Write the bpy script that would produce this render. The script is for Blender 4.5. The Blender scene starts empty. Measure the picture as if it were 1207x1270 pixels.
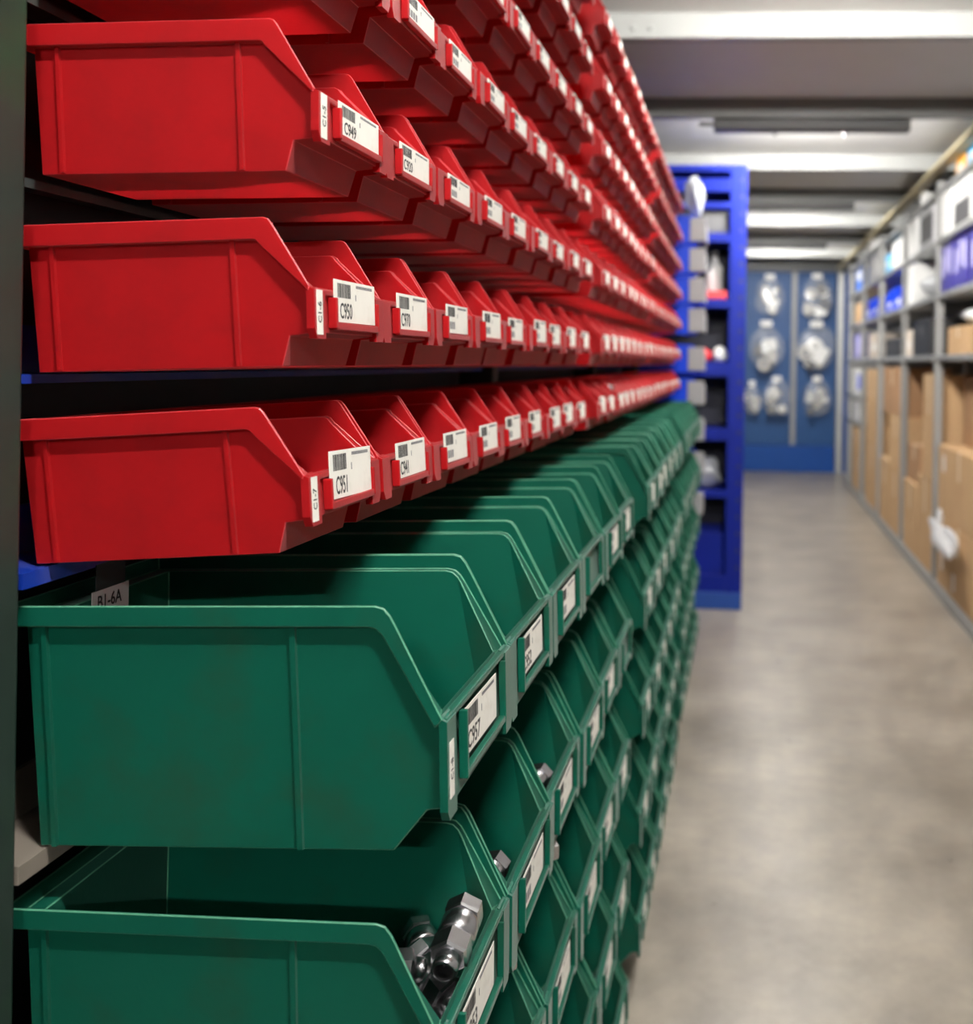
import bpy, bmesh, math, random
from mathutils import Vector, Matrix
random.seed(7)
R = math.radians
SC = bpy.context.scene
COL = SC.collection

# ------------------------------------------------------------------ camera, world, exposure
CAM_H = 1.46
cd = bpy.data.cameras.new('camera')
cam = bpy.data.objects.new('camera', cd); COL.objects.link(cam); SC.camera = cam
cd.sensor_fit = 'HORIZONTAL'; cd.sensor_width = 36.0
cd.lens = 36.0 * 1211 / 1207
cd.shift_x = -(855 - 603.5) / 1207
cd.shift_y = -(635 - 450) / 1207
cd.clip_start = 0.05
cd.dof.use_dof = True; cd.dof.focus_distance = 0.90; cd.dof.aperture_fstop = 4.7
cam.matrix_world = (Matrix.Translation((0, 0, CAM_H)) @ Matrix.Rotation(math.atan(70 / 1211), 4, 'Z')
                    @ Matrix.Rotation(R(90), 4, 'X') @ Matrix.Rotation(0.015, 4, 'Z'))
w = bpy.data.worlds.new('world'); SC.world = w; w.use_nodes = True
w.node_tree.nodes['Background'].inputs[0].default_value = (0.75, 0.8, 0.9, 1)
w.node_tree.nodes['Background'].inputs[1].default_value = 0.03
SC.view_settings.view_transform = 'Standard'; SC.view_settings.look = 'None'
SC.view_settings.gamma = 1; SC.view_settings.use_curve_mapping = False
SC.view_settings.exposure = 0.68
SC.cycles.max_bounces = 10; SC.cycles.diffuse_bounces = 5; SC.cycles.glossy_bounces = 3
SC.cycles.transparent_max_bounces = 8; SC.cycles.caustics_reflective = False; SC.cycles.caustics_refractive = False
SC.cycles.sample_clamp_indirect = 6.0
TUBE_POWER = 640.0

# ------------------------------------------------------------------ materials
MATS = {}
def mat(name, rgb, rough=0.5, metal=0.0, var=0.12, scale=6.0, trans=0.0, bump=0.0, spec=0.5, sheen=0.0, alpha=1.0, dirt=None, dscale=3.0, damt=0.5):
    if name in MATS: return MATS[name]
    m = bpy.data.materials.new(name); m.use_nodes = True; MATS[name] = m
    nt = m.node_tree; b = nt.nodes['Principled BSDF']; out = nt.nodes['Material Output']
    b.inputs['Roughness'].default_value = rough; b.inputs['Metallic'].default_value = metal
    b.inputs['Specular IOR Level'].default_value = spec
    b.inputs['Sheen Weight'].default_value = sheen; b.inputs['Sheen Roughness'].default_value = 0.35
    tc = nt.nodes.new('ShaderNodeTexCoord')
    nz = nt.nodes.new('ShaderNodeTexNoise'); nz.inputs['Scale'].default_value = scale; nz.inputs['Detail'].default_value = 5
    nt.links.new(tc.outputs['Object'], nz.inputs['Vector'])
    mx = nt.nodes.new('ShaderNodeMix'); mx.data_type = 'RGBA'
    mx.inputs[6].default_value = tuple(c * (1 - var) for c in rgb) + (1,)
    mx.inputs[7].default_value = tuple(min(1, c * (1 + var)) for c in rgb) + (1,)
    nt.links.new(nz.outputs['Fac'], mx.inputs[0])
    col = mx.outputs[2]
    if dirt:
        n2 = nt.nodes.new('ShaderNodeTexNoise'); n2.inputs['Scale'].default_value = dscale; n2.inputs['Detail'].default_value = 8
        n2.inputs['Roughness'].default_value = 0.65
        nt.links.new(tc.outputs['Object'], n2.inputs['Vector'])
        rp = nt.nodes.new('ShaderNodeValToRGB'); rp.color_ramp.elements[0].position = 0.5; rp.color_ramp.elements[1].position = 0.75
        rp.color_ramp.elements[1].color = (damt, damt, damt, 1)
        nt.links.new(n2.outputs['Fac'], rp.inputs[0])
        m2 = nt.nodes.new('ShaderNodeMix'); m2.data_type = 'RGBA'
        nt.links.new(rp.outputs[0], m2.inputs[0]); nt.links.new(col, m2.inputs[6]); m2.inputs[7].default_value = dirt + (1,)
        col = m2.outputs[2]
    nt.links.new(col, b.inputs['Base Color'])
    if bump:
        bp = nt.nodes.new('ShaderNodeBump'); bp.inputs['Strength'].default_value = bump; bp.inputs['Distance'].default_value = 0.002
        n3 = nt.nodes.new('ShaderNodeTexNoise'); n3.inputs['Scale'].default_value = scale * 25
        nt.links.new(tc.outputs['Object'], n3.inputs['Vector']); nt.links.new(n3.outputs['Fac'], bp.inputs['Height'])
        nt.links.new(bp.outputs[0], b.inputs['Normal'])
    last = b.outputs[0]
    if trans:
        t = nt.nodes.new('ShaderNodeBsdfTranslucent'); nt.links.new(col, t.inputs[0])
        ms = nt.nodes.new('ShaderNodeMixShader'); ms.inputs[0].default_value = trans
        nt.links.new(last, ms.inputs[1]); nt.links.new(t.outputs[0], ms.inputs[2]); last = ms.outputs[0]
    if alpha < 1:
        t = nt.nodes.new('ShaderNodeBsdfTransparent'); ms = nt.nodes.new('ShaderNodeMixShader'); ms.inputs[0].default_value = alpha
        nt.links.new(t.outputs[0], ms.inputs[1]); nt.links.new(last, ms.inputs[2]); last = ms.outputs[0]
    nt.links.new(last, out.inputs[0])
    return m
def emit(name, rgb, s):
    m = bpy.data.materials.new(name); m.use_nodes = True; nt = m.node_tree
    nt.nodes.remove(nt.nodes['Principled BSDF']); e = nt.nodes.new('ShaderNodeEmission')
    e.inputs[0].default_value = rgb + (1,); e.inputs[1].default_value = s
    nt.links.new(e.outputs[0], nt.nodes['Material Output'].inputs[0]); MATS[name] = m; return m

RED = mat('red_plastic', (0.57, 0.008, 0.013), 0.42, trans=0.48, var=0.10, scale=9, bump=0.06, spec=0.5, sheen=0.35, dirt=(0.30, 0.008, 0.010), dscale=14, damt=0.35)
GRN = mat('green_plastic', (0.0003, 0.084, 0.051), 0.42, trans=0.06, spec=0.32, sheen=0.14, var=0.14, scale=8, bump=0.06, dirt=(0.02, 0.05, 0.025), dscale=10, damt=0.55)
REDE = mat('red_worn_edge', (0.72, 0.06, 0.07), 0.4, var=0.15, scale=40, trans=0.3, spec=0.8)
GRNE = mat('green_worn_edge', (0.07, 0.24, 0.15), 0.45, var=0.5, scale=40)
BLU = mat('blue_plastic', (0.002, 0.05, 0.66), 0.5, spec=0.3, var=0.08)
PAPER = mat('label_paper', (0.80, 0.78, 0.72), 0.6, var=0.05, scale=60, dirt=(0.5, 0.46, 0.38), dscale=50, damt=0.4)
GPAPER = mat('grey_tag_paper', (0.50, 0.50, 0.50), 0.6, var=0.05)
INK = mat('black_ink', (0.02, 0.02, 0.022), 0.6, var=0)
GREYINK = mat('grey_ink', (0.16, 0.16, 0.17), 0.6, var=0)
POSTG = mat('dark_green_paint', (0.020, 0.032, 0.026), 0.45, var=0.3, scale=20, dirt=(0.014, 0.058, 0.020), dscale=5, damt=0.7)
RAILB = mat('blue_rail_paint', (0.004, 0.03, 0.30), 0.4, var=0.2, dirt=(0.30, 0.27, 0.25), dscale=3, damt=0.35)
RAILD = mat('dark_rail_paint', (0.035, 0.042, 0.04), 0.4, var=0.2, dirt=(0.16, 0.15, 0.13), dscale=5, damt=0.4)
RAILN = mat('bare_steel_rail', (0.30, 0.26, 0.22), 0.45, metal=0.3, var=0.2)
STEEL = mat('galvanised_steel', (0.42, 0.43, 0.43), 0.42, metal=0.55, var=0.12, scale=12)
RACK = mat('grey_rack_paint', (0.27, 0.27, 0.265), 0.45, var=0.12)
CHROME = mat('plated_steel', (0.62, 0.62, 0.64), 0.25, metal=1.0, var=0.08, scale=40)
CEIL = mat('ceiling_panel', (0.68, 0.68, 0.66), 0.5, var=0.05)
BEAM = mat('painted_beam', (0.38, 0.39, 0.38), 0.4, var=0.06)
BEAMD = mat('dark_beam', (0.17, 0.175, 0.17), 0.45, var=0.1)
WALLM = mat('dark_wall', (0.05, 0.05, 0.052), 0.7, var=0.2)
WALLR = mat('grey_wall', (0.30, 0.30, 0.30), 0.7, var=0.1)
HOUS = mat('lamp_housing', (0.07, 0.07, 0.07), 0.5, var=0.05)
CREAM = mat('cream_trunking', (0.55, 0.48, 0.30), 0.5, var=0.05)
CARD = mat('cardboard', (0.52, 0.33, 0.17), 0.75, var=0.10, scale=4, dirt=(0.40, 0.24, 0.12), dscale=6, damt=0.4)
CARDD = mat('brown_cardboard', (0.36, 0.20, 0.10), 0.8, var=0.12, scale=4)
TAPE = mat('packing_tape', (0.62, 0.47, 0.28), 0.3, var=0.05)
WHITE = mat('white_board', (0.80, 0.80, 0.79), 0.5, var=0.04)
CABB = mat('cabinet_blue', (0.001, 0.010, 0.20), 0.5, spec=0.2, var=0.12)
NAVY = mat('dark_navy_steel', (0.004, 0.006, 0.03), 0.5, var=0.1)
CABB2 = mat('tray_blue', (0.004, 0.05, 0.27), 0.45, var=0.12)
PANB = mat('panel_blue', (0.014, 0.066, 0.20), 0.5, spec=0.3, var=0.12, scale=3)
PANB2 = mat('base_blue', (0.002, 0.055, 0.27), 0.5, spec=0.3, var=0.1)
BLACK = mat('black_plastic', (0.02, 0.02, 0.022), 0.4, var=0.1)
DGREY = mat('dark_grey_plastic', (0.09, 0.09, 0.095), 0.5, var=0.1)
PURP = mat('indigo_film', (0.06, 0.05, 0.30), 0.3, var=0.15)
LILAC = mat('lilac_print', (0.55, 0.52, 0.85), 0.4, var=0.2, scale=25)
SKYB = mat('light_blue_card', (0.10, 0.45, 0.80), 0.5, var=0.06)
ORNG = mat('orange_card', (0.85, 0.42, 0.05), 0.5, var=0.06)
REDP = mat('red_part', (0.55, 0.02, 0.03), 0.4, var=0.1)
GREYL = mat('grey_front', (0.50, 0.50, 0.52), 0.4, var=0.08)
FILM = mat('clear_film', (0.85, 0.87, 0.90), 0.12, var=0.03, alpha=0.11, spec=0.8)
BAGW = mat('white_film', (0.82, 0.84, 0.87), 0.25, var=0.06, scale=20, trans=0.25, alpha=0.86)
BAGG = mat('grey_film', (0.42, 0.44, 0.48), 0.35, var=0.15, scale=15)
PLATE = mat('grey_plate', (0.30, 0.30, 0.31), 0.45, var=0.08)
PARTS = mat('pale_parts', (0.42, 0.41, 0.39), 0.4, var=0.35, scale=30)

def floor_mat():
    m = bpy.data.materials.new('polished_concrete'); m.use_nodes = True; nt = m.node_tree; b = nt.nodes['Principled BSDF']
    tc = nt.nodes.new('ShaderNodeTexCoord')
    def noise(s, d, r=0.55):
        n = nt.nodes.new('ShaderNodeTexNoise'); n.inputs['Scale'].default_value = s; n.inputs['Detail'].default_value = d
        n.inputs['Roughness'].default_value = r; nt.links.new(tc.outputs['Object'], n.inputs['Vector']); return n
    a, c = noise(2.2, 6), noise(9, 8, 0.65)
    r1 = nt.nodes.new('ShaderNodeValToRGB'); e = r1.color_ramp.elements
    e[0].position = 0.30; e[0].color = (0.195, 0.17, 0.142, 1); e[1].position = 0.70; e[1].color = (0.35, 0.315, 0.265, 1)
    r2 = nt.nodes.new('ShaderNodeValToRGB'); e = r2.color_ramp.elements
    e[0].position = 0.35; e[0].color = (0.82, 0.82, 0.83, 1); e[1].position = 0.68; e[1].color = (1.12, 1.10, 1.06, 1)
    nt.links.new(a.outputs[0], r1.inputs[0]); nt.links.new(c.outputs[0], r2.inputs[0])
    mx = nt.nodes.new('ShaderNodeMix'); mx.data_type = 'RGBA'; mx.blend_type = 'MULTIPLY'; mx.inputs[0].default_value = 1
    nt.links.new(r1.outputs[0], mx.inputs[6]); nt.links.new(r2.outputs[0], mx.inputs[7]); nt.links.new(mx.outputs[2], b.inputs['Base Color'])
    r3 = nt.nodes.new('ShaderNodeMapRange'); r3.inputs[3].default_value = 0.20; r3.inputs[4].default_value = 0.44
    nt.links.new(c.outputs[0], r3.inputs[0]); nt.links.new(r3.outputs[0], b.inputs['Roughness'])
    bp = nt.nodes.new('ShaderNodeBump'); bp.inputs['Strength'].default_value = 0.12; bp.inputs['Distance'].default_value = 0.01
    nt.links.new(a.outputs[0], bp.inputs['Height']); nt.links.new(bp.outputs[0], b.inputs['Normal'])
    return m
FLOOR = floor_mat()

# ------------------------------------------------------------------ mesh helpers
def box(bm, x0, x1, y0, y1, z0, z1, bev=0.0):
    vs = [bm.verts.new(p) for p in ((x0, y0, z0), (x1, y0, z0), (x1, y1, z0), (x0, y1, z0), (x0, y0, z1), (x1, y0, z1), (x1, y1, z1), (x0, y1, z1))]
    fs = [bm.faces.new([vs[i] for i in f]) for f in ((0, 3, 2, 1), (4, 5, 6, 7), (0, 1, 5, 4), (1, 2, 6, 5), (2, 3, 7, 6), (3, 0, 4, 7))]
    if bev:
        es = list({e for f in fs for e in f.edges})
        bmesh.ops.bevel(bm, geom=es, offset=bev, segments=2, affect='EDGES', profile=0.5, clamp_overlap=True)
    return vs
def hexa(bm, p):
    vs = [bm.verts.new(q) for q in p]
    for f in ((0, 3, 2, 1), (4, 5, 6, 7), (0, 1, 5, 4), (1, 2, 6, 5), (2, 3, 7, 6), (3, 0, 4, 7)): bm.faces.new([vs[i] for i in f])
def lathe(bm, prof, n=20, axis='z', o=(0, 0, 0), flat=False, cap=True):
    rings = []
    for r, h in prof:
        ring = []
        for i in range(n):
            a = 2 * math.pi * (i + (0.5 if flat else 0)) / n
            c = (r * math.cos(a), r * math.sin(a), h)
            if axis == 'x': c = (c[2], c[0], c[1])
            elif axis == 'y': c = (c[0], c[2], c[1])
            ring.append(bm.verts.new((c[0] + o[0], c[1] + o[1], c[2] + o[2])))
        rings.append(ring)
    for a, b in zip(rings, rings[1:]):
        for i in range(n): bm.faces.new((a[i], a[(i + 1) % n], b[(i + 1) % n], b[i]))
    if cap: bm.faces.new(rings[0]); bm.faces.new(rings[-1])
def to_mesh(bm, name, m, smooth=False):
    bmesh.ops.recalc_face_normals(bm, faces=bm.faces)
    me = bpy.data.meshes.new(name); bm.to_mesh(me); bm.free(); me.materials.append(m)
    if smooth:
        for p in me.polygons: p.use_smooth = True
    return me
def link(name, me, parent=None, loc=(0, 0, 0), rot=(0, 0, 0)):
    o = bpy.data.objects.new(name, me); COL.objects.link(o); o.location = loc; o.rotation_euler = rot
    if parent is not None: o.parent = parent
    return o
def tag(o, label, cat, group=None):
    o['label'] = label; o['category'] = cat
    if group: o['group'] = group
    return o
def empty(name, loc=(0, 0, 0), rot=(0, 0, 0)):
    o = link(name, None, None, loc, rot); o.empty_display_size = 0.02; return o
def boxes(name, m, lst, parent=None, loc=(0, 0, 0), bev=0.0):
    bm = bmesh.new()
    for b in lst: box(bm, *b, bev=bev)
    return link(name, to_mesh(bm, name, m), parent, loc)
def struct(name, m, lst, bev=0.0):
    o = boxes(name, m, lst, bev=bev); o['kind'] = 'structure'; return o
def text_mesh(s, size, m, mode):
    cu = bpy.data.curves.new('txt', 'FONT'); cu.body = s; cu.size = size; cu.extrude = 0.00008; cu.align_x = 'CENTER'; cu.align_y = 'CENTER'
    cu.resolution_u = 3; cu.offset = size * .012
    o = bpy.data.objects.new('txt', cu); COL.objects.link(o)
    me = bpy.data.meshes.new_from_object(o.evaluated_get(bpy.context.evaluated_depsgraph_get()))
    bpy.data.objects.remove(o); bpy.data.curves.remove(cu)
    for v in me.vertices:
        x, y, z = v.co
        v.co = (z, x, y * 1.25) if mode == 'h' else (z, -y, x)
    me.materials.clear(); me.materials.append(m); return me

# ------------------------------------------------------------------ the setting
XL, XR, YB, YE, ZC = -0.66, 1.86, -4.6, 13.35, 2.86
struct('floor', FLOOR, [(XL - .1, XR + .1, YB - .1, YE + .1, -0.1, 0)])
struct('ceiling', CEIL, [(XL - .1, XR + .1, YB - .1, YE + .1, ZC, ZC + .1)])
struct('wall_left', WALLM, [(XL - .1, XL, YB, YE, 0, ZC)])
struct('wall_right', WALLR, [(XR, XR + .1, YB, YE, 0, ZC)])
struct('wall_near', WALLR, [(XL, XR, YB - .1, YB, 0, ZC)])
wb = struct('wall_back', WALLR, [(XL, XR, YE, YE + .1, 0, ZC)])
boxes('panel', PANB, [(-.62, .615, YE - .03, YE, .37, 2.72)], wb, bev=.004)
boxes('panel', PANB, [(.685, 1.225, YE - .03, YE, .37, 2.72)], wb, bev=.004)
boxes('panel', PANB2, [(-.62, 1.225, YE - .05, YE, .0, .365)], wb, bev=.004)
boxes('joint_strip', RACK, [(.62, .68, YE - .045, YE, .36, 2.72)], wb, bev=.003)
boxes('lintel', DGREY, [(-.62, 1.40, YE - .08, YE, 2.73, 2.855)], wb, bev=.003)
boxes('door_post', STEEL, [(1.232, 1.31, YE - .10, YE, 0, 2.72)], wb, bev=.004)
boxes('panel', PANB2, [(1.315, 1.40, YE - .03, YE, 0, 2.72)], wb, bev=.003)
# ceiling beams: every 1.32 m, a lamp behind every second one
n = 0
for i in range(-3, 4):
    yl = 3.90 + 2.65 * i
    bm = bmesh.new(); box(bm, XL + .01, XR - .01, yl, yl + .006, 2.762, ZC); box(bm, XL + .01, XR - .01, yl + .006, yl + .06, 2.762, 2.768)
    for bx in (-.47, -.40, 1.05, 1.12):
        lathe(bm, [(.012, yl), (.012, yl - .006), (.008, yl - .010)], 8, 'y', (bx, 0, 2.80))
    o = link('trim_%d' % (2 * n + 1), to_mesh(bm, 'beam', BEAM)); o['kind'] = 'structure'
    yd = yl + 1.25
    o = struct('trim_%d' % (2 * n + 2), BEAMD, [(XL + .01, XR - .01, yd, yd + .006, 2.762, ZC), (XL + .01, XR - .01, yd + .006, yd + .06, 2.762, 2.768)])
    n += 1
struct('trim_%d' % (2 * n + 1), CREAM, [(1.195, 1.275, YB + .02, YE - .12, 2.730, 2.760)], bev=.004)

# lamps
TUBE = emit('lit_tube', (1.0, 0.97, 0.92), TUBE_POWER)
bm = bmesh.new(); box(bm, -.52, .52, -.05, .05, .0, .055, bev=.006); lathe(bm, [(.011, -.52), (.011, -.60)], 8, 'x', (0, 0, .04)); HME = to_mesh(bm, 'housing', HOUS)
bm = bmesh.new(); lathe(bm, [(.019, -.18), (.021, -.17), (.021, .17), (.019, .18)], 16, 'x'); TME = to_mesh(bm, 'tube', TUBE, True)
bm = bmesh.new(); box(bm, -.20, -.182, .03, .10, .0, .055); box(bm, .182, .20, .03, .10, .0, .055); EME = to_mesh(bm, 'end_cap', HOUS)
for i in range(-2, 4):
    yl = 5.235 + 2.65 * (i - 0)
    if not (-4.4 < yl < 13): continue
    names = {-2: 'ceiling lamp above the camera', -1: 'ceiling lamp nearest beyond the camera, over the first bin bay', 0: 'nearest visible ceiling lamp with dark housing under the dark beam',
             1: 'second visible ceiling lamp down the aisle, bright behind its beam', 2: 'third visible ceiling lamp, just before the blue back wall'}
    t = empty('ceiling_lamp', (.33, yl, 2.703)); tag(t, names.get(i, 'ceiling lamp at the far blue end of the aisle'), 'lamp', 'ceiling lamps across the aisle')
    link('housing', HME, t); link('lit_tube', TME, t, (0, .075, .030)); link('end_cap', EME, t)
t = empty('ceiling_lamp', (.33, 5.235 - 2.65 * 3, 2.703)); tag(t, 'ceiling lamp behind the camera over the aisle', 'lamp', 'ceiling lamps across the aisle')
link('housing', HME, t); link('lit_tube', TME, t, (0, .075, .030)); link('end_cap', EME, t)

# ------------------------------------------------------------------ picking bins
def bin_meshes(P, m, pre, edge):
    L, H, W, s, tp, b = P['L'], P['H'], P['W'], P['s'], P['tp'], P['b']
    fz, fl, lx, fl2, bx, xb = P['fz'], P['fl'], P['lx'], P['fl2'], P['bx'], P['xb']
    T, B = P['T'], P['B']
    bm = bmesh.new(); cache = {}
    def V(x, y, z):
        k = (round(x, 5), round(y, 5), round(z, 5))
        if k not in cache: cache[k] = bm.verts.new(k)
        return cache[k]
    def yi(z): return W / 2 - s - tp * (1 - z / H)
    low = {}
    for sg in (-1, 1):
        To = [V(x, sg * W / 2, z) for x, z in T]; Bo = [V(x, sg * W / 2, z) for x, z in B]
        Bi = [V(xb if i == 0 else x, sg * yi(z), z) for i, (x, z) in enumerate(B)]
        for i in range(len(T) - 1):
            bm.faces.new((To[i], To[i + 1], Bo[i + 1], Bo[i])); bm.faces.new((Bo[i], Bo[i + 1], Bi[i + 1], Bi[i]))
        fr = [V(L, sg * yi(fl), fl), V(lx, sg * yi(fl2), fl2), V(bx, sg * yi(0), 0), V(xb + .002, sg * yi(0), 0)]
        bm.faces.new(Bi + fr)
        low[sg] = (To, Bo, Bi, fr)
    a, c = low[-1], low[1]
    bm.faces.new((a[0][0], c[0][0], c[1][0], a[1][0])); bm.faces.new((a[1][0], c[1][0], c[2][0], a[2][0]))
    bm.faces.new((a[2][0], c[2][0], c[3][3], a[3][3]))
    for i in (3, 2, 1): bm.faces.new((a[3][i], c[3][i], c[3][i - 1], a[3][i - 1]))
    bm.faces.new((a[3][0], c[3][0], c[2][-1], a[2][-1]))
    bmesh.ops.recalc_face_normals(bm, faces=bm.faces)
    bmesh.ops.solidify(bm, geom=list(bm.faces), thickness=P['t'])
    if max(v.co.y for v in bm.verts) > W / 2 + P['t'] * .5:        # keep the shell inside its outline
        for v in bm.verts: v.co.y *= (W / 2) / (W / 2 + P['t'])
    fl_ = [f for f in bm.faces if all(P['t'] * .5 < v.co.z < P['t'] * 1.6 for v in f.verts) and f.calc_area() > .005]
    bmesh.ops.delete(bm, geom=fl_, context='FACES_ONLY')          # the moulded floor is a single thin sheet
    es = [e for e in bm.edges if len(e.link_faces) == 2 and e.calc_face_angle(0) > R(32)]
    bmesh.ops.bevel(bm, geom=es, offset=.0009, segments=1, affect='EDGES', clamp_overlap=True, material=1)
    for sg in (-1, 1):                                              # ribs and front corner flanges
        for rx, rw in P['ribs']:
            y0, y1 = sg * (yi(0) - .0005), sg * (yi(H - b) - .0005); d = sg * P['rd']
            hexa(bm, [(rx, y0, .001), (rx + rw, y0, .001), (rx + rw, y0 + d, .001), (rx, y0 + d, .001),
                      (rx, y1, H - b), (rx + rw, y1, H - b), (rx + rw, y1 + d, H - b), (rx, y1 + d, H - b)])
        fw = P['fw']; yo, yn = sg * (W / 2 - .0008), sg * (W / 2 - fw)
        x0, x1 = L - .003, L + .0035
        ym = sg * (W / 2 - .005); zt_ = fz + .0005; ctr = [(yo, fl + .003), (ym, fl - .005), (yn, fl - .005), (yn, zt_), (yo, zt_)]
        fa = [bm.verts.new((x1, y, z - (.003 if z == zt_ else 0))) for y, z in ctr]; fb = [bm.verts.new((x0, y, z)) for y, z in ctr]
        bm.faces.new(fa); bm.faces.new(fb)
        for q in range(5): bm.faces.new((fa[q], fa[(q + 1) % 5], fb[(q + 1) % 5], fb[q]))
    box(bm, L - .005, L + .0025, -W / 2 + .004, W / 2 - .004, fz - .006, fz - .0005, bev=.0015)
    body = to_mesh(bm, pre + '_body', m); body.materials.append(edge)
    # label holder: two grips and a bottom bar
    bm = bmesh.new(); g0, g1 = P['g0'] * W, P['g1'] * W; zb, zt = fl + P['hz'], fz - .007
    box(bm, L, L + .0075, g0 - .004, g0, zb, zt, bev=.0008)
    box(bm, L, L + .0065, g1, g1 + .003, zb, zt, bev=.0008)
    box(bm, L, L + .0060, g0, g1, zb - .001, zb + .005, bev=.0008)
    holder = to_mesh(bm, pre + '_holder', m)
    # label and its print
    lw, lh = (g1 - g0) * P['lw'], P['lh']; ly0 = g0 + .0015
    bm = bmesh.new(); box(bm, L + .0026, L + .0032, ly0, ly0 + lw, zb + .005, zb + .005 + lh); label = to_mesh(bm, pre + '_label', PAPER)
    bm = bmesh.new(); rr = random.Random(3); y = ly0 + lw * .08
    while y < ly0 + lw * .38:
        ww = rr.choice((.0007, .0007, .0013)); box(bm, L + .0032, L + .00335, y, y + ww, zb + .005 + lh * .58, zb + .005 + lh * .92); y += ww + rr.choice((.0006, .001))
    bar = to_mesh(bm, pre + '_barcode', INK)
    bm = bmesh.new(); y = ly0 + lw * .52
    while y < ly0 + lw * .92:
        ww = rr.choice((.001, .0016, .0024)); box(bm, L + .0032, L + .00335, y, y + ww, zb + .005 + lh * .86, zb + .005 + lh * .93); y += ww + .0006
    box(bm, L + .0032, L + .00335, ly0 + lw * .5, ly0 + lw * .515, zb + .005 + lh * .55, zb + .005 + lh * .7)
    fine = to_mesh(bm, pre + '_fine_print', GREYINK)
    bm = bmesh.new(); y = ly0 + lw * .08
    for _ in range(4): box(bm, L + .0032, L + .00335, y, y + lw * .055, zb + .005 + lh * .14, zb + .005 + lh * .40); y += lw * .08
    smudge = to_mesh(bm, pre + '_number', GREYINK)
    return dict(body=body, holder=holder, label=label, bar=bar, fine=fine, smudge=smudge, ly=ly0, lw=lw, lh=lh, lz=zb + .005, P=P)

LR = 0.2435
PR = dict(L=LR, H=.117, W=.1485, s=.006, tp=.007, b=.017, t=.0022, xb=.011, fz=.062, fl=.026, lx=LR - .022, fl2=.024, bx=LR - .029,
          T=[(0, .117), (LR - .036, .117), (LR - .0325, .1160), (LR - .0295, .1125), (LR, .062)],
          B=[(0, .100), (LR - .044, .100), (LR - .0415, .0987), (LR - .039, .0955), (LR - .001, .0585)],
          ribs=[(.030, .003), (.178, .0035)], rd=.0035, fw=.021, g0=-.25, g1=.355, hz=.004, lw=.97, lh=.027)
LG = 0.3550
PG = dict(L=LG, H=.198, W=.2070, s=.007, tp=.010, b=.0165, t=.0026, xb=.015, fz=.110, fl=.035, lx=LG - .018, fl2=.033, bx=LG - .046,
          T=[(0, .198), (LG - .052, .198), (LG - .045, .1960), (LG - .0400, .1900), (LG - .0360, .1825), (LG, .110)],
          B=[(0, .1815), (LG - .058, .1815), (LG - .052, .1800), (LG - .0475, .176), (LG - .0440, .1705), (LG - .006, .103)],
          ribs=[(.029, .004), (.232, .0045)], rd=.004, fw=.024, g0=-.28, g1=.33, hz=.012, lw=.80, lh=.040)
MR = bin_meshes(PR, RED, 'red', REDE); MG = bin_meshes(PG, GRN, 'green', GRNE)
NUM = {}
def number(s, m, size):
    k = (s, size)
    if k not in NUM: NUM[k] = text_mesh(s, size, INK, 'h')
    return NUM[k]
ORD = ['first', 'second', 'third', 'fourth', 'fifth', 'sixth', 'seventh', 'eighth', 'ninth']
BAY = ['near', 'middle', 'far']
Y0 = 0.742; BAYP = 1.455; XB = -0.5815
RED_RIM = [1.420, 1.569, 1.7245, 1.875, 2.022, 2.172, 2.322]
RED_TILT = [4.0, 2.3, 1.1, 1.3, 1.0, 1.2, 1.0]
GRN_RIM = [1.2675, 1.021, .7745, .528, .2815]
GRN_TILT = [1.7, 0.4, 0.6, 0.5, 0.5]
RED_NUM = {(0, 0): 'C951', (0, 1): 'C941', (1, 0): 'C950', (1, 1): 'C970', (2, 0): 'C949', (2, 1): 'C920'}
GRN_NUM = {(0, 0): 'C957', (0, 1): 'C952', (1, 0): 'C953'}
ROWN_R = ['lowest', 'second lowest', 'third lowest', 'middle', 'third highest', 'second highest', 'topmost']
ROWN_G = ['topmost', 'second highest', 'middle', 'second lowest', 'lowest']
def add_bin(M, name, loc, tilt, yaw, label, group, num=None, rowtag=None, detail=2, nolabel=False, dz=0.0, tip=0.0, ls=1.0):
    P = M['P']
    t = empty(name, loc, (0, -R(tilt), R(yaw))); tag(t, label, 'bin', group)
    link('body', M['body'], t); link('label_holder', M['holder'], t)
    if not nolabel:
        lb = link('label', M['label'], t, (0, 0, dz + M['lz'] * (1 - ls)), (R(tip), 0, 0)); lb.scale = (1, 1, ls)
        if detail >= 1: link('barcode', M['bar'], lb)
        if detail >= 2: link('fine_print', M['fine'], lb)
        if num:
            link('number', number(num, 'INK', M['lh'] * .42), lb, (P['L'] + .0033, M['ly'] + M['lw'] * .27, M['lz'] + M['lh'] * .25))
        elif detail >= 1: link('number', M['smudge'], lb)
    if rowtag:
        yc = -P['W'] / 2 + P['fw'] * .46
        zc = P['fl'] + (P['fz'] - P['fl']) * .44
        hh = (P['fz'] - P['fl']) * .98 if P['H'] < .15 else .044
        g = boxes('row_tag', PAPER, [(P['L'] + .0035, P['L'] + .0040, yc - .0052, yc + .0052, zc - hh / 2, zc + hh / 2)], t)
        link('tag_text', text_mesh(rowtag, .0085, INK, 'v'), g, (P['L'] + .0041, yc, zc))
    return t
rj = random.Random(11)
bins = {}
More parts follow.
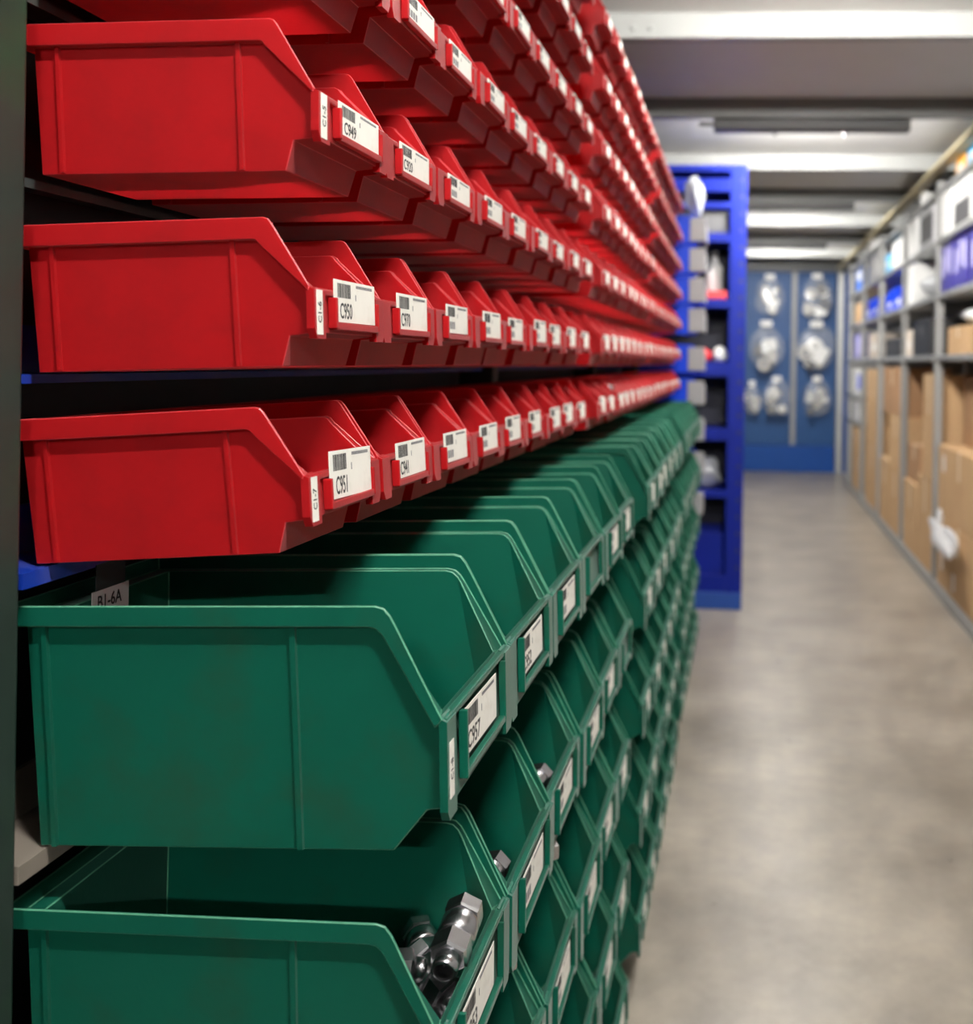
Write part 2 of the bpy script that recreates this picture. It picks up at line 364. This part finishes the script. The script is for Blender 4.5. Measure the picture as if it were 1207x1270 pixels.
for bay in range(3):
    for k in range(7):
        tilt = RED_TILT[k]; zb = RED_RIM[k] - .117 * math.cos(R(tilt)) - .204 * math.sin(R(tilt))
        for i in range(9):
            y = Y0 + bay * BAYP + .0750 + .1505 * i
            near = bay == 0 and i == 0
            dx = 0 if near else rj.uniform(-.003, .003)
            lab = 'red plastic bin, %s along the %s bay of the %s red row' % (ORD[i], BAY[bay], ROWN_R[k])
            t = add_bin(MR, 'picking_bin', (XB + dx + (0, .007, .003)[bay], y, zb), tilt, 0 if near else rj.uniform(-.5, .5), lab, 'red picking bins on the rack',
                    RED_NUM.get((k, i)) if bay == 0 else None, 'C1-%d' % (7 - k) if near else None, 2 if bay == 0 else (1 if bay == 1 else 0),
                    dz=rj.uniform(0, .0015), tip=0 if not near or k else -1.5, ls=1.48 if (k == 0 and near) else (rj.choice((1.2, 1.25, 1.3)) if k < 2 else 1.0))
    for k in range(5):
        tilt = GRN_TILT[k]; zb = GRN_RIM[k] - .198 * math.cos(R(tilt)) - .300 * math.sin(R(tilt))
        for i in range(6):
            y = Y0 + bay * BAYP + .104 + .2095 * i
            near = bay == 0 and i == 0
            dx = 0 if near else rj.uniform(-.004, .004)
            lab = 'green plastic bin, %s along the %s bay of the %s green row' % (ORD[i], BAY[bay], ROWN_G[k])
            bins[bay, k, i] = zb
            add_bin(MG, 'picking_bin', (XB + dx + (0, .007, .003)[bay], y, zb), tilt, 0 if near else rj.uniform(-.4, .4), lab, 'green picking bins on the rack',
                    GRN_NUM.get((k, i)) if bay == 0 else None, 'C1-8' if (near and k == 0) else None, 2 if bay == 0 else (1 if bay == 1 else 0),
                    nolabel=(rj.random() < .12 and i > 1), dz=.008, tip=rj.uniform(-2, 2))

# rack that carries the bins: uprights and one rail per row
for bay in range(3):
    ya = Y0 + bay * BAYP - .052; yb = ya + BAYP
    r = empty('bin_rack', (-.60, ya, 0)); tag(r, 'steel rail rack carrying the %s bay of red and green bins' % BAY[bay], 'rack', 'racks behind the bins')
    def part(nm, m, lst, bev=0.0):
        return boxes(nm, m, [(x0 + .60, x1 + .60, y0 - ya, y1 - ya, z0, z1) for x0, x1, y0, y1, z0, z1 in lst], r, bev=bev)
    part('upright', POSTG, [(-.640, -.560, ya, ya + .038, 0, 2.52)], bev=.004)
    if bay == 2: part('upright', POSTG, [(-.640, -.560, yb - .04, yb - .002, 0, 2.52)], bev=.004)
    y0, y1 = ya + .040, yb - .004
    if bay == 2: y1 = yb - .044
    for k in range(7):
        zb = RED_RIM[k] - .117 * math.cos(R(RED_TILT[k])) - .204 * math.sin(R(RED_TILT[k]))
        part('rail', RAILB if k < 2 else RAILD, [(-.625, -.620, y0, y1, zb - .004, zb + .040), (-.620, -.560 if k == 0 else -.585, y0, y1, zb - .005, zb - .0015), (-.5635 if k == 0 else -.588, -.560 if k == 0 else -.585, y0, y1, zb - (.014 if k == 0 else .009), zb - .005)])
    for k in range(5):
        zb = GRN_RIM[k] - .198 * math.cos(R(GRN_TILT[k])) - .300 * math.sin(R(GRN_TILT[k]))
        part('rail', RAILN, [(-.625, -.620, y0, y1, zb - .004, zb + .040), (-.620, -.560, y0, y1, zb - .005, zb - .0015), (-.5635, -.560, y0, y1, zb - .016, zb - .005)])
# location tag on the lowest blue rail
t = empty('rail_tag', (-.5595, .835, 1.241)); tag(t, 'small grey B1-6A location tag on the lowest blue rail', 'tag')
boxes('card', GPAPER, [(0, .0006, -.025, .025, -.013, .013)], t)
boxes('clip', BLACK, [(0, .0006, -.020, .020, .013, .036)], t)
link('tag_text', text_mesh('B1-6A', .013, INK, 'h'), t, (.0008, -.002, .002))

# ------------------------------------------------------------------ metal fittings in the green bins
def ring(bm, prof, n, flat=False): lathe(bm, prof, n, 'x', flat=flat, cap=False)
def closed(prof): return prof + [prof[0]]
bm = bmesh.new(); ring(bm, closed([(.0085, -.004), (.0145, -.004), (.0165, -.002), (.0165, .012), (.0145, .014), (.0085, .014)]), 6, True); NUTM = to_mesh(bm, 'nut', CHROME)
bm = bmesh.new(); ring(bm, closed([(.0085, .014), (.0130, .014), (.0155, .017), (.0155, .030), (.0130, .034), (.0085, .034)]), 24); SLVM = to_mesh(bm, 'sleeve', CHROME, True)
bm = bmesh.new(); ring(bm, closed([(.0075, -.016), (.0095, -.016), (.0105, -.014), (.0105, -.004), (.0075, -.004)]), 24); STUBM = to_mesh(bm, 'stub', CHROME, True)
bm = bmesh.new(); ring(bm, closed([(.0080, .034), (.0150, .034), (.0160, .036), (.0160, .046), (.0140, .048), (.0080, .048)]), 6, True); HEXM = to_mesh(bm, 'back_nut', CHROME)
bm = bmesh.new(); lathe(bm, [(.0084, .0), (.0084, .03)], 16, 'x'); COREM = to_mesh(bm, 'core', DGREY)
def fitting(loc, rot, label, group, sc=1.0):
    t = empty('pipe_fitting', loc, rot); t.scale = (sc,) * 3; tag(t, label, 'fitting', group)
    for nm, me in (('nut', NUTM), ('sleeve', SLVM), ('stub', STUBM), ('back_nut', HEXM), ('core', COREM)): link(nm, me, t)
zf = bins[0, 1, 0] + .003
g = 'pipe fittings in the nearest lower green bin'
WHERE = [(-.250, .838, .117, 90, 15), (-.256, .846, .080, 150, 25), (-.290, .845, .098, 200, 10), (-.285, .885, .082, 120, 5)]
LAB = ['chrome pipe fitting on top of the pile, open end towards the camera', 'hex pipe fitting wedged under the top fitting by the front wall',
       'pipe fitting lying at the left of the pile beside the top fitting', 'pipe fitting lying behind the top fitting, farther from the camera']
for i, (x, y, dz, az, el) in enumerate(WHERE):
    fitting((x, y, zf + dz), (R(12 * i), -R(el), R(az)), LAB[i], g, 1.12 if i == 0 else 1.0)
for i in range(9):
    fitting((-.315 + .03 * (i % 3), .795 + .055 * (i // 3), zf + .020 + .030 * (i % 2)), (0.4 * i, 0, R(70 + 17 * i)), 'pipe fitting buried low in the heap of the nearest lower bin', g)
ex = [((0, 1, 1), -.262, .975, .100, 'chrome fitting showing beside the slanted edge, second bin of second green row'),
      ((0, 2, 1), -.250, 1.02, .096, 'bright hex fitting in the second bin of the middle green row'),
      ((0, 1, 2), -.262, 1.20, .100, 'bright fitting peeping over the front of the third bin, second green row'),
      ((0, 2, 0), -.268, .83, .070, 'round fitting low in the first bin of the middle green row'),
      ((0, 3, 2), -.262, 1.26, .100, 'fitting on the heap in the third bin, second lowest green row')]
for (kk, x, y, dz, lab) in ex:
    z = bins[kk]
    fitting((x, y, z + dz), (0.3, R(-10), R(80)), lab, 'pipe fittings in other green bins')
    for j in range(4):
        fitting((x - .004 - .03 * (j % 2), y - .01 + .035 * (j // 2), z + .022 + .030 * (j % 2)), (.5 * j, 0, R(50 + 31 * j)), 'pipe fitting under the top one in the %s bin of the %s green row' % (ORD[kk[2]], ROWN_G[kk[1]]), 'pipe fittings in other green bins')

fitting((-.372, Y0 + BAYP + .075 + .1505 * 2, 1.352), (0, R(-80), R(10)), 'upright metal fitting in a lowest red bin of the middle bay', 'pipe fittings in other bins')

# ------------------------------------------------------------------ blue bins at the end of the wall of bins
PB = dict(PG); PB.update(H=.150, fz=.085, fl=.028, fl2=.026,
          T=[(0, .150), (LG - .060, .150), (LG - .053, .148), (LG - .047, .1425), (LG - .0425, .136), (LG, .085)],
          B=[(0, .1335), (LG - .066, .1335), (LG - .060, .132), (LG - .0555, .128), (LG - .0515, .1235), (LG - .006, .079)], lh=.030)
MB_ = bin_meshes(PB, BLU, 'blue', BLU)
bm = bmesh.new(); box(bm, LG - .075, LG + .012, -.1065, -.0975, .012, .136, bev=.004); box(bm, LG + .0035, LG + .012, -.0975, .098, .010, .110, bev=.003); GFM = to_mesh(bm, 'grey_front', PLATE)
zs = [2.15, 1.99, 1.83, 1.67, 1.465, 1.285, 1.095, .91, .70]
lab = ['topmost blue bin with grey front at the end of the bin wall'] + ['%s blue bin from the top with grey front, past the far bay' % o for o in ORD[1:9]]
YBB = Y0 + 3 * BAYP + .10
for i, z in enumerate(zs):
    t = empty('picking_bin', (-.585, YBB + .06, z - .06), (0, -R(.4), 0)); tag(t, lab[i], 'bin', 'blue bins at the end of the wall')
    link('body', MB_['body'], t); link('label_holder', MB_['holder'], t); link('front_plate', GFM, t)
r = empty('bin_rack', (-.60, YBB - .06, 0)); tag(r, 'narrow rack holding the column of blue bins past the far bay', 'rack', 'racks behind the bins')
boxes('upright', POSTG, [(-.04, .01, .26, .30, 0, 2.5)], r, bev=.003)
for z in zs: boxes('rail', RAILB, [(-.02, .06, .0, .26, z - .066, z - .0625)], r)

# white film over the blue bins
def crumple(name, m, sx, sy, sz, seed, amp=.25, sub=3, base=None):
    bm = bmesh.new(); bmesh.ops.create_icosphere(bm, subdivisions=sub, radius=1)
    rn = random.Random(seed); ph = [(Vector((rn.uniform(-1, 1), rn.uniform(-1, 1), rn.uniform(-1, 1))).normalized() * rn.uniform(2, 6), rn.uniform(0, 6), rn.uniform(.4, 1)) for _ in range(9)]
    for v in bm.verts:
        d = sum(a * math.sin(q.dot(v.co) + p) for q, p, a in ph) / 5
        f = 1 + amp * d + rn.uniform(-.06, .06) * amp * 2
        v.co = Vector((v.co.x * sx, v.co.y * sy, v.co.z * sz)) * f
    zmin = min(v.co.z for v in bm.verts)
    if base:
        for v in bm.verts:
            v.co.z -= zmin
            if v.co.z < sz * .12: v.co.z = 0
    return to_mesh(bm, name, m)
o = link('plastic_sheet', crumple('plastic_sheet', BAGG, .055, .06, .095, 4, .55, sub=2, base=True), None, (-.285, YBB + .06, 2.247)); tag(o, 'crumpled white plastic sheet above the topmost blue bin', 'plastic sheet')

# ------------------------------------------------------------------ blue cabinet standing out into the aisle
YC = 5.80
c = empty('shelf_cabinet', (-.30, YC, 0)); tag(c, 'tall blue open shelf cabinet standing out into the aisle', 'cabinet')
def cp(nm, m, lst, bev=.003):
    return boxes(nm, m, [(x0 + .30, x1 + .30, y0 - YC, y1 - YC, z0, z1) for x0, x1, y0, y1, z0, z1 in lst], c, bev=bev)
cp('post', CABB, [(-.105, -.005, YC, YC + .035, .03, 2.64)])
cp('post', CABB, [(-.60, -.52, YC, YC + .035, .03, 2.64)])
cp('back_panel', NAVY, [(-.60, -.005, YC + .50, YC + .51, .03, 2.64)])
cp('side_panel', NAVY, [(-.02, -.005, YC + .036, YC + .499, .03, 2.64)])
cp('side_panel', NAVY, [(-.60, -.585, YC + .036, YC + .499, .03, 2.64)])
for z0, z1 in ((2.60, 2.64), (2.48, 2.56), (2.38, 2.42), (2.18, 2.235), (1.79, 1.84), (1.38, 1.47), (1.0, 1.07), (.66, .70), (.10, .20)):
    cp('shelf', CABB, [(-.52, -.105, YC + .002, YC + .498, z0, z1)])
cp('base', CABB2, [(-.60, -.005, YC - .01, YC + .50, .0, .10)])
bm = bmesh.new(); lathe(bm, [(.010, -.003), (.010, .002)], 8, 'y'); SLOTM = to_mesh(bm, 'slot', BLACK)
for i in range(24): link('slot', SLOTM, c, (.265, 0, .25 + i * .1))
o = boxes('storage_tray', CABB, [(0, .38, 0, .34, .0, .012), (0, .38, 0, .012, .012, .25), (0, .012, .012, .34, .012, .25), (.368, .38, .012, .34, .012, .25), (.012, .368, .328, .34, .012, .25)], None, (-.50, YC + .02, .2005), bev=.003); tag(o, 'bright blue tray on the lowest cabinet shelf', 'tray')
o = boxes('equipment_case', DGREY, [(0, .32, 0, .25, 0, .135), (.02, .30, -.006, 0, .02, .115)], None, (-.44, YC + .05, 2.2355), bev=.006); tag(o, 'dark grey case on the cabinet shelf under the top bars', 'case')
bm = bmesh.new(); lathe(bm, [(.045, 0), (.05, .01), (.05, .20), (.03, .235), (.022, .24), (.022, .27)], 20)
b_ = link('spray_bottle', None, None, (-.20, YC + .19, 1.8405)); tag(b_, 'white bottle with dark cap on the middle cabinet shelf', 'bottle'); link('body', to_mesh(bm, 'bottle', WHITE, True), b_)
bm = bmesh.new(); lathe(bm, [(.026, .27), (.026, .30), (.02, .305)], 16); link('cap', to_mesh(bm, 'cap', DGREY, True), b_)
bm = bmesh.new(); lathe(bm, [(.04, 0), (.045, .01), (.045, .15), (.02, .19), (.02, .21)], 20); o = link('spray_can', None, None, (-.32, YC + .19, 1.8405)); tag(o, 'black spray can left of the white bottle in the cabinet', 'can')
link('body', to_mesh(bm, 'can', BLACK, True), o); bm = bmesh.new(); lathe(bm, [(.018, .21), (.018, .23), (.012, .235)], 12); link('cap', to_mesh(bm, 'cap', WHITE, True), o)
o = boxes('parts_box', REDP, [(0, .20, 0, .12, 0, .05), (.03, .17, -.004, 0, .01, .035)], None, (-.32, YC - .002 + .008, 1.8405), bev=.004); tag(o, 'flat red box at the front of the middle cabinet shelf', 'box')
bm = bmesh.new(); lathe(bm, [(.018, -.03), (.036, -.03), (.036, .03), (.018, .03), (.018, -.03)], 20, 'y', cap=False); o = link('tape_roll', to_mesh(bm, 'tape_roll', WHITE, True), None, (-.142, YC + .30, 1.8765)); tag(o, 'white tape roll beside the bottle on the cabinet shelf', 'tape roll')
bm = bmesh.new(); lathe(bm, [(.03, 0), (.045, .01), (.045, .05), (.03, .065), (.012, .068), (.012, .08)], 16); o = link('red_knob', to_mesh(bm, 'red_knob', REDP, True), None, (-.25, YC + .08, 1.4705)); tag(o, 'round red knob on the blue cabinet shelf', 'knob')
bm = bmesh.new(); lathe(bm, [(.02, 0), (.04, .012), (.045, .04), (.035, .075), (.015, .09)], 16); o = link('bottle_stopper', to_mesh(bm, 'bottle_stopper', WHITE, True), None, (-.155, YC + .085, 1.4705)); tag(o, 'white plastic stopper beside the red knob in the cabinet', 'stopper')
o = link('parts_bag', crumple('parts_bag', BAGG, .11, .09, .10, 9, .45, sub=2, base=True), None, (-.24, YC + .14, .7005)); tag(o, 'whitish plastic bag of parts low in the blue cabinet', 'bag')

# ------------------------------------------------------------------ shelving along the right side
XS = 1.245; XS2 = 1.78; PITCH = 1.37; YS = [5.13 + PITCH * i for i in range(6)]
sr = empty('shelving_rack', (XS, YS[0], 0)); tag(sr, 'long grey steel shelving rack along the right side of the aisle', 'rack')
def sp(nm, m, lst, bev=.003):
    return boxes(nm, m, [(x0 - XS, x1 - XS, y0 - YS[0], y1 - YS[0], z0, z1) for x0, x1, y0, y1, z0, z1 in lst], sr, bev=bev)
for y in YS:
    sp('post', RACK, [(XS, XS + .05, y, y + .045, 0, 2.68)]); sp('post', RACK, [(XS2 - .05, XS2, y, y + .045, 0, 2.68)])
LEV = [.03, 1.50, 1.90, 2.26, 2.585]
def levels(b): return LEV if b in (0, 1, 2) else [.03, .80, 1.10, 1.50, 1.90, 2.26, 2.585] if b == 4 else LEV
for b in range(5):
    for z in levels(b):
        sp('shelf', STEEL if z > 1 else RACK, [(XS + .002, XS2 - .002, YS[b] + .047, YS[b + 1] - .002, z, z + .035)])
for b in range(5): sp('floor_rail', RACK, [(XS - .012, XS - .001, YS[b], YS[b + 1] - .004, 0, .055)])
def cbox(loc, s, lab, m=CARD, tape=True, open_=False, grp='cardboard boxes on the right shelving'):
    t = empty('cardboard_box', loc); tag(t, lab, 'box', grp); dx, dy, dz = s
    boxes('body', m, [(0, dx, 0, dy, 0, dz - .004)], t, bev=.006)
    boxes('flap', m, [(0, dx, .001, dy / 2 - .002, dz - .0035, dz)], t); boxes('flap', m, [(0, dx, dy / 2 + .002, dy - .001, dz - .0035, dz)], t)
    if tape: boxes('tape', TAPE, [(-.0012, -.0002, dy / 2 - .03, dy / 2 + .03, dz * .62, dz), (-.0012, dx, dy / 2 - .03, dy / 2 + .03, dz + .0002, dz + .0012)], t)
    return t
xb = XS + .012
B0, B1, B2, B3, B4 = YS[:5]
fz0 = .0655
cbox((xb, B0 + .06, fz0), (.50, 1.22, .44), 'large tan cardboard box lowest in the nearest right bay')
cbox((xb, B0 + .06, .507), (.50, 1.22, .45), 'large tan cardboard box stacked upper in the nearest right bay')
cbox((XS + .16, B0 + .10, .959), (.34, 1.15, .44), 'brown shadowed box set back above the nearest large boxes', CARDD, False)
cbox((xb, B1 + .07, fz0), (.48, .60, .62), 'tan box low in the second right bay, nearer half')
cbox((xb, B1 + .69, fz0), (.48, .58, .52), 'tan box low in the second right bay, farther half')
cbox((xb, B1 + .07, .687), (.46, .42, .72), 'tall narrow tan box stacked in the second right bay')
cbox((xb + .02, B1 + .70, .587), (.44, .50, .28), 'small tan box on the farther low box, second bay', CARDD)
cbox((xb, B2 + .07, fz0), (.48, .62, .50), 'tan box on the bottom shelf of the third bay, nearer one')
cbox((xb, B2 + .71, fz0), (.48, .56, .56), 'tan box on the bottom shelf of the third bay, farther one')
cbox((xb, B2 + .07, .567), (.48, .62, .48), 'tan box in the middle of the third bay stack, tall front')
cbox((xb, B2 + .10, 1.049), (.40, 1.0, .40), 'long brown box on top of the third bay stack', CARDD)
cbox((xb, B3 + .07, fz0), (.48, .90, .62), 'tan box on the bottom shelf of the fourth bay')
cbox((xb, B3 + .07, .687), (.48, .90, .74), 'tall tan box stacked upright in the fourth bay')
cbox((xb, B4 + .07, fz0), (.48, .80, .35), 'tan box on the floor shelf of the farthest bay')
cbox((xb, B4 + .07, .417), (.48, .80, .34), 'tan box second up in the farthest bay')
zA, zB, zC_, zD = 1.5355, 1.9355, 2.2955, 2.6205
cbox((xb + .02, B0 + .55, zA), (.40, .60, .17), 'open tan carton on the waist-high shelf of the nearest bay')
o = link('packing_film', crumple('packing_film', BAGW, .17, .30, .06, 21, .25, base=True), None, (xb + .22, B0 + .85, zA + .175)); tag(o, 'white packing film spilling over the open tan carton', 'film')
def pack(nm, loc, s, m, lab, cat, face=None, fm=None, grp=None):
    t = empty(nm, loc); tag(t, lab, cat, grp); dx, dy, dz = s
    boxes('body', m, [(0, dx, 0, dy, 0, dz)], t, bev=.005)
    if fm: boxes('front_print', fm, [(-.0012, -.0002, dy * a0, dy * a1, dz * b0, dz * b1) for a0, a1, b0, b1 in face], t)
    return t
fp = [(.08, .3, .35, .9), (.42, .58, .45, .95), (.70, .9, .3, .8)]
for i, y in enumerate((B0 + .10, B0 + .54, B0 + .95)):
    pack('film_pack', (xb, y, zB), (.36, .36 if i < 2 else .34, .29), PURP, ['indigo film pack nearest the camera on the right shelf', 'indigo film pack in the middle of the right shelf', 'indigo film pack beside the post on the right shelf'][i], 'package', fp, LILAC, 'indigo packs on the near right shelf')
pack('white_carton', (xb, B0 + 1.02, zC_), (.40, .28, .28), WHITE, 'plain white carton on the upper shelf of nearest bay', 'carton')
pack('appliance_box', (xb, B0 + .45, zC_), (.40, .50, .27), WHITE, 'white box with dark front window on the upper shelf', 'carton', [(.1, .9, .05, .55)], DGREY)
pack('orange_box', (xb + .03, B0 + .78, zD), (.30, .24, .13), ORNG, 'orange box on the top of the nearest right bay', 'box', [(.2, .8, .3, .6)], WHITE)
pack('light_blue_box', (xb + .03, B0 + .36, zD), (.30, .36, .14), SKYB, 'light blue box on the top of the nearest right bay', 'box', [(.2, .8, .3, .6)], WHITE)
# second bay
o = link('packing_film', crumple('packing_film', BAGW, .20, .26, .09, 22, .3, base=True), None, (xb + .17, B1 + .50, zB)); tag(o, 'white bunched film on the shelf of the second bay', 'film')
pack('white_carton', (xb, B1 + .92, zB), (.40, .30, .30), WHITE, 'white carton standing upright in the second right bay', 'carton')
pack('white_carton', (xb, B1 + .90, zC_), (.40, .33, .28), WHITE, 'white carton on the upper shelf of the second bay', 'carton')
pack('instrument_box', (xb, B1 + .18, zC_), (.40, .55, .27), GREYL, 'grey instrument box with dark panel in the second bay', 'box', [(.1, .9, .15, .85)], DGREY)
pack('black_crate', (xb, B1 + .25, zA), (.40, .70, .26), BLACK, 'black crate on the waist-high shelf of the second bay', 'crate', [(.35, .65, .6, .75)], DGREY)
pack('pale_carton', (xb - .004, B1 + .98, zA), (.36, .26, .20), mat('pale_card', (.62, .54, .46), .7), 'pale beige carton beside the black crate', 'carton', [(.2, .6, .3, .6)], WHITE)
bm = bmesh.new(); lathe(bm, [(.05, 0), (.055, .02), (.055, .10), (.02, .13)], 16); o = link('white_jar', to_mesh(bm, 'white_jar', WHITE, True), None, (xb + .06, B1 + .75, zD)); tag(o, 'white jar on the top shelf of the second bay', 'jar')
# third bay: blue bins and crates
for i, (b, y, s) in enumerate(((B2, .15, .34), (B2, .62, .34), (B3, .20, .34), (B3, .70, .34))):
    bm = bmesh.new(); box(bm, 0, .36, 0, s, 0, .012); box(bm, 0, .012, 0, s, .012, .10); box(bm, .348, .36, 0, s, .012, .20); box(bm, .012, .348, 0, .012, .012, .20); box(bm, .012, .348, s - .012, s, .012, .20)
    t = empty('shelf_bin', (xb, b + y, zB - .0)); tag(t, ['nearer royal blue shelf bin in the third right bay', 'farther royal blue shelf bin in the third right bay', 'nearer royal blue shelf bin in the fourth right bay', 'farther royal blue shelf bin in the fourth right bay'][i], 'bin', 'royal blue bins on the right shelving')
    link('body', to_mesh(bm, 'shelf_bin', BLU), t); boxes('label', WHITE, [(-.001, -.0002, .08, s - .08, .03, .08)], t)
pack('black_crate', (xb, B2 + .20, zA), (.40, .80, .16), BLACK, 'black crate on the waist-high shelf of the third bay', 'crate', [(.35, .65, .6, .75)], DGREY)
pack('pale_carton', (xb, B3 + .15, zA), (.40, .70, .24), MATS['pale_card'], 'pale beige carton on the waist-high shelf, fourth bay', 'carton', [(.2, .6, .3, .6)], WHITE)
pack('light_blue_box', (xb, B2 + .85, zC_), (.32, .26, .16), SKYB, 'light blue box on the upper shelf of the third bay', 'box', [(.2, .8, .3, .6)], WHITE)
pack('white_carton', (xb, B2 + .15, zC_), (.36, .55, .22), WHITE, 'white carton on the upper shelf of the third bay', 'carton')
pack('grey_carton', (xb, B3 + .15, zC_), (.36, .80, .26), GREYL, 'grey carton on the upper shelf of the fourth bay', 'carton', [(.1, .4, .2, .7)], WHITE)
pack('white_carton', (xb, B3 + .70, zD), (.32, .40, .14), WHITE, 'white carton on top of the fourth bay', 'carton')
pack('blue_box', (xb, B4 + .15, zC_), (.36, .60, .24), mat('mid_blue_card', (.05, .16, .60), .5), 'mid blue box on the upper shelf of the farthest bay', 'box', [(.2, .8, .5, .9)], WHITE)
cbox((xb, B4 + .15, zB), (.36, .60, .22), 'tan carton on the upper middle shelf, farthest bay')
pack('indigo_box', (xb, B4 + .15, zA), (.36, .80, .28), PURP, 'indigo box on the waist-high shelf of the farthest bay', 'box', [(.1, .5, .1, .9)], LILAC)
pack('white_carton', (xb, B4 + .15, 1.1355), (.36, .70, .28), WHITE, 'white and blue carton below waist height in the farthest bay', 'carton', [(.05, .4, .2, .8)], BLU)
pack('grey_carton', (xb, B4 + .15, .8355), (.36, .70, .20), GREYL, 'grey carton at knee height in the farthest bay', 'carton', [(.1, .4, .2, .7)], WHITE)
# clear bag hanging on the near boxes
t = empty('plastic_bag', (XS - .050, B0 + .85, .40)); tag(t, 'clear plastic bag hanging in front of the stacked tan boxes', 'bag')
link('pouch', crumple('pouch', BAGW, .048, .34, .085, 37, .65, sub=4), t, (-.012, -.12, .03)); link('tied_neck', crumple('tied_neck', BAGW, .018, .03, .06, 32, .25), t, (.005, .08, .13))
# shipping labels on boxes
for (x, y, z0, z1, lab, b) in ((xb, B0 + 1.1, .80, .90, 'white shipping label on the upper tan box beside the post', 0), (xb, B0 + 1.12, .18, .30, 'white shipping label on the lowest tan box beside the post', 0), (xb, B0 + .78, .12, .22, 'small white label on the lowest tan box, middle of its front', 0)):
    o = boxes('shipping_label', WHITE, [(-.0016, -.0004, -.03, .03, z0, z1)], None, (x, y, 0)); tag(o, lab, 'label', 'labels on the tan boxes')

# ------------------------------------------------------------------ bags of parts hanging on the blue back wall
def hang(x, z, w, h, seed, lab, dark=False):
    t = empty('parts_bag', (x, YE - .19, z)); tag(t, lab, 'bag', 'bags of parts hanging on the blue wall')
    bm = bmesh.new(); lathe(bm, [(.006, 0), (.006, -.18)], 8, 'y', (0, .18, h * .5 + .03)); link('hook', to_mesh(bm, 'hook', STEEL), wb, (x, YE - .19, z))
    link('pouch', crumple('pouch', FILM, w * .5, .035, h * .5, seed, .18), t, (0, -.055, 0))
    boxes('header_card', WHITE, [(-w * .16, w * .16, -.004, .004, h * .45, h * .45 + .07)], t)
    rn = random.Random(seed)
    for i in range(9):
        bm = bmesh.new(); rr = rn.uniform(.035, .085) * w / .38
        if i % 2: lathe(bm, [(rr * .45, -.018), (rr, -.018), (rr, .018), (rr * .45, .018), (rr * .45, -.018)], 12, 'y', cap=False)
        else: box(bm, -rr, rr, -.02, .02, -rr * .7, rr * .7, bev=.008)
        m = (PARTS, DGREY, WHITE, PARTS, STEEL)[i % 5]
        link('piece', to_mesh(bm, 'piece', m), t, (rn.uniform(-.28, .28) * w, -.055 + rn.uniform(-.005, .005), rn.uniform(-.42, .22) * h), (0, rn.uniform(0, 3), 0))
hang(.31, 2.36, .40, .52, 41, 'upper left bag of pale parts hanging on blue wall')
hang(.94, 2.35, .42, .58, 42, 'upper right bag of pale parts hanging on blue wall')
hang(.27, 1.69, .48, .62, 43, 'middle left bag of grey parts hanging on blue wall', True)
hang(.94, 1.69, .52, .62, 44, 'middle right bag of grey parts hanging on blue wall', True)
hang(.09, .98, .26, .40, 45, 'lower left bag nearest the blue cabinet on blue wall')
hang(.42, 1.02, .36, .46, 46, 'lower bag beside the joint strip on blue wall')
hang(.96, 1.02, .36, .48, 47, 'lower right bag of lilac parts hanging on blue wall')
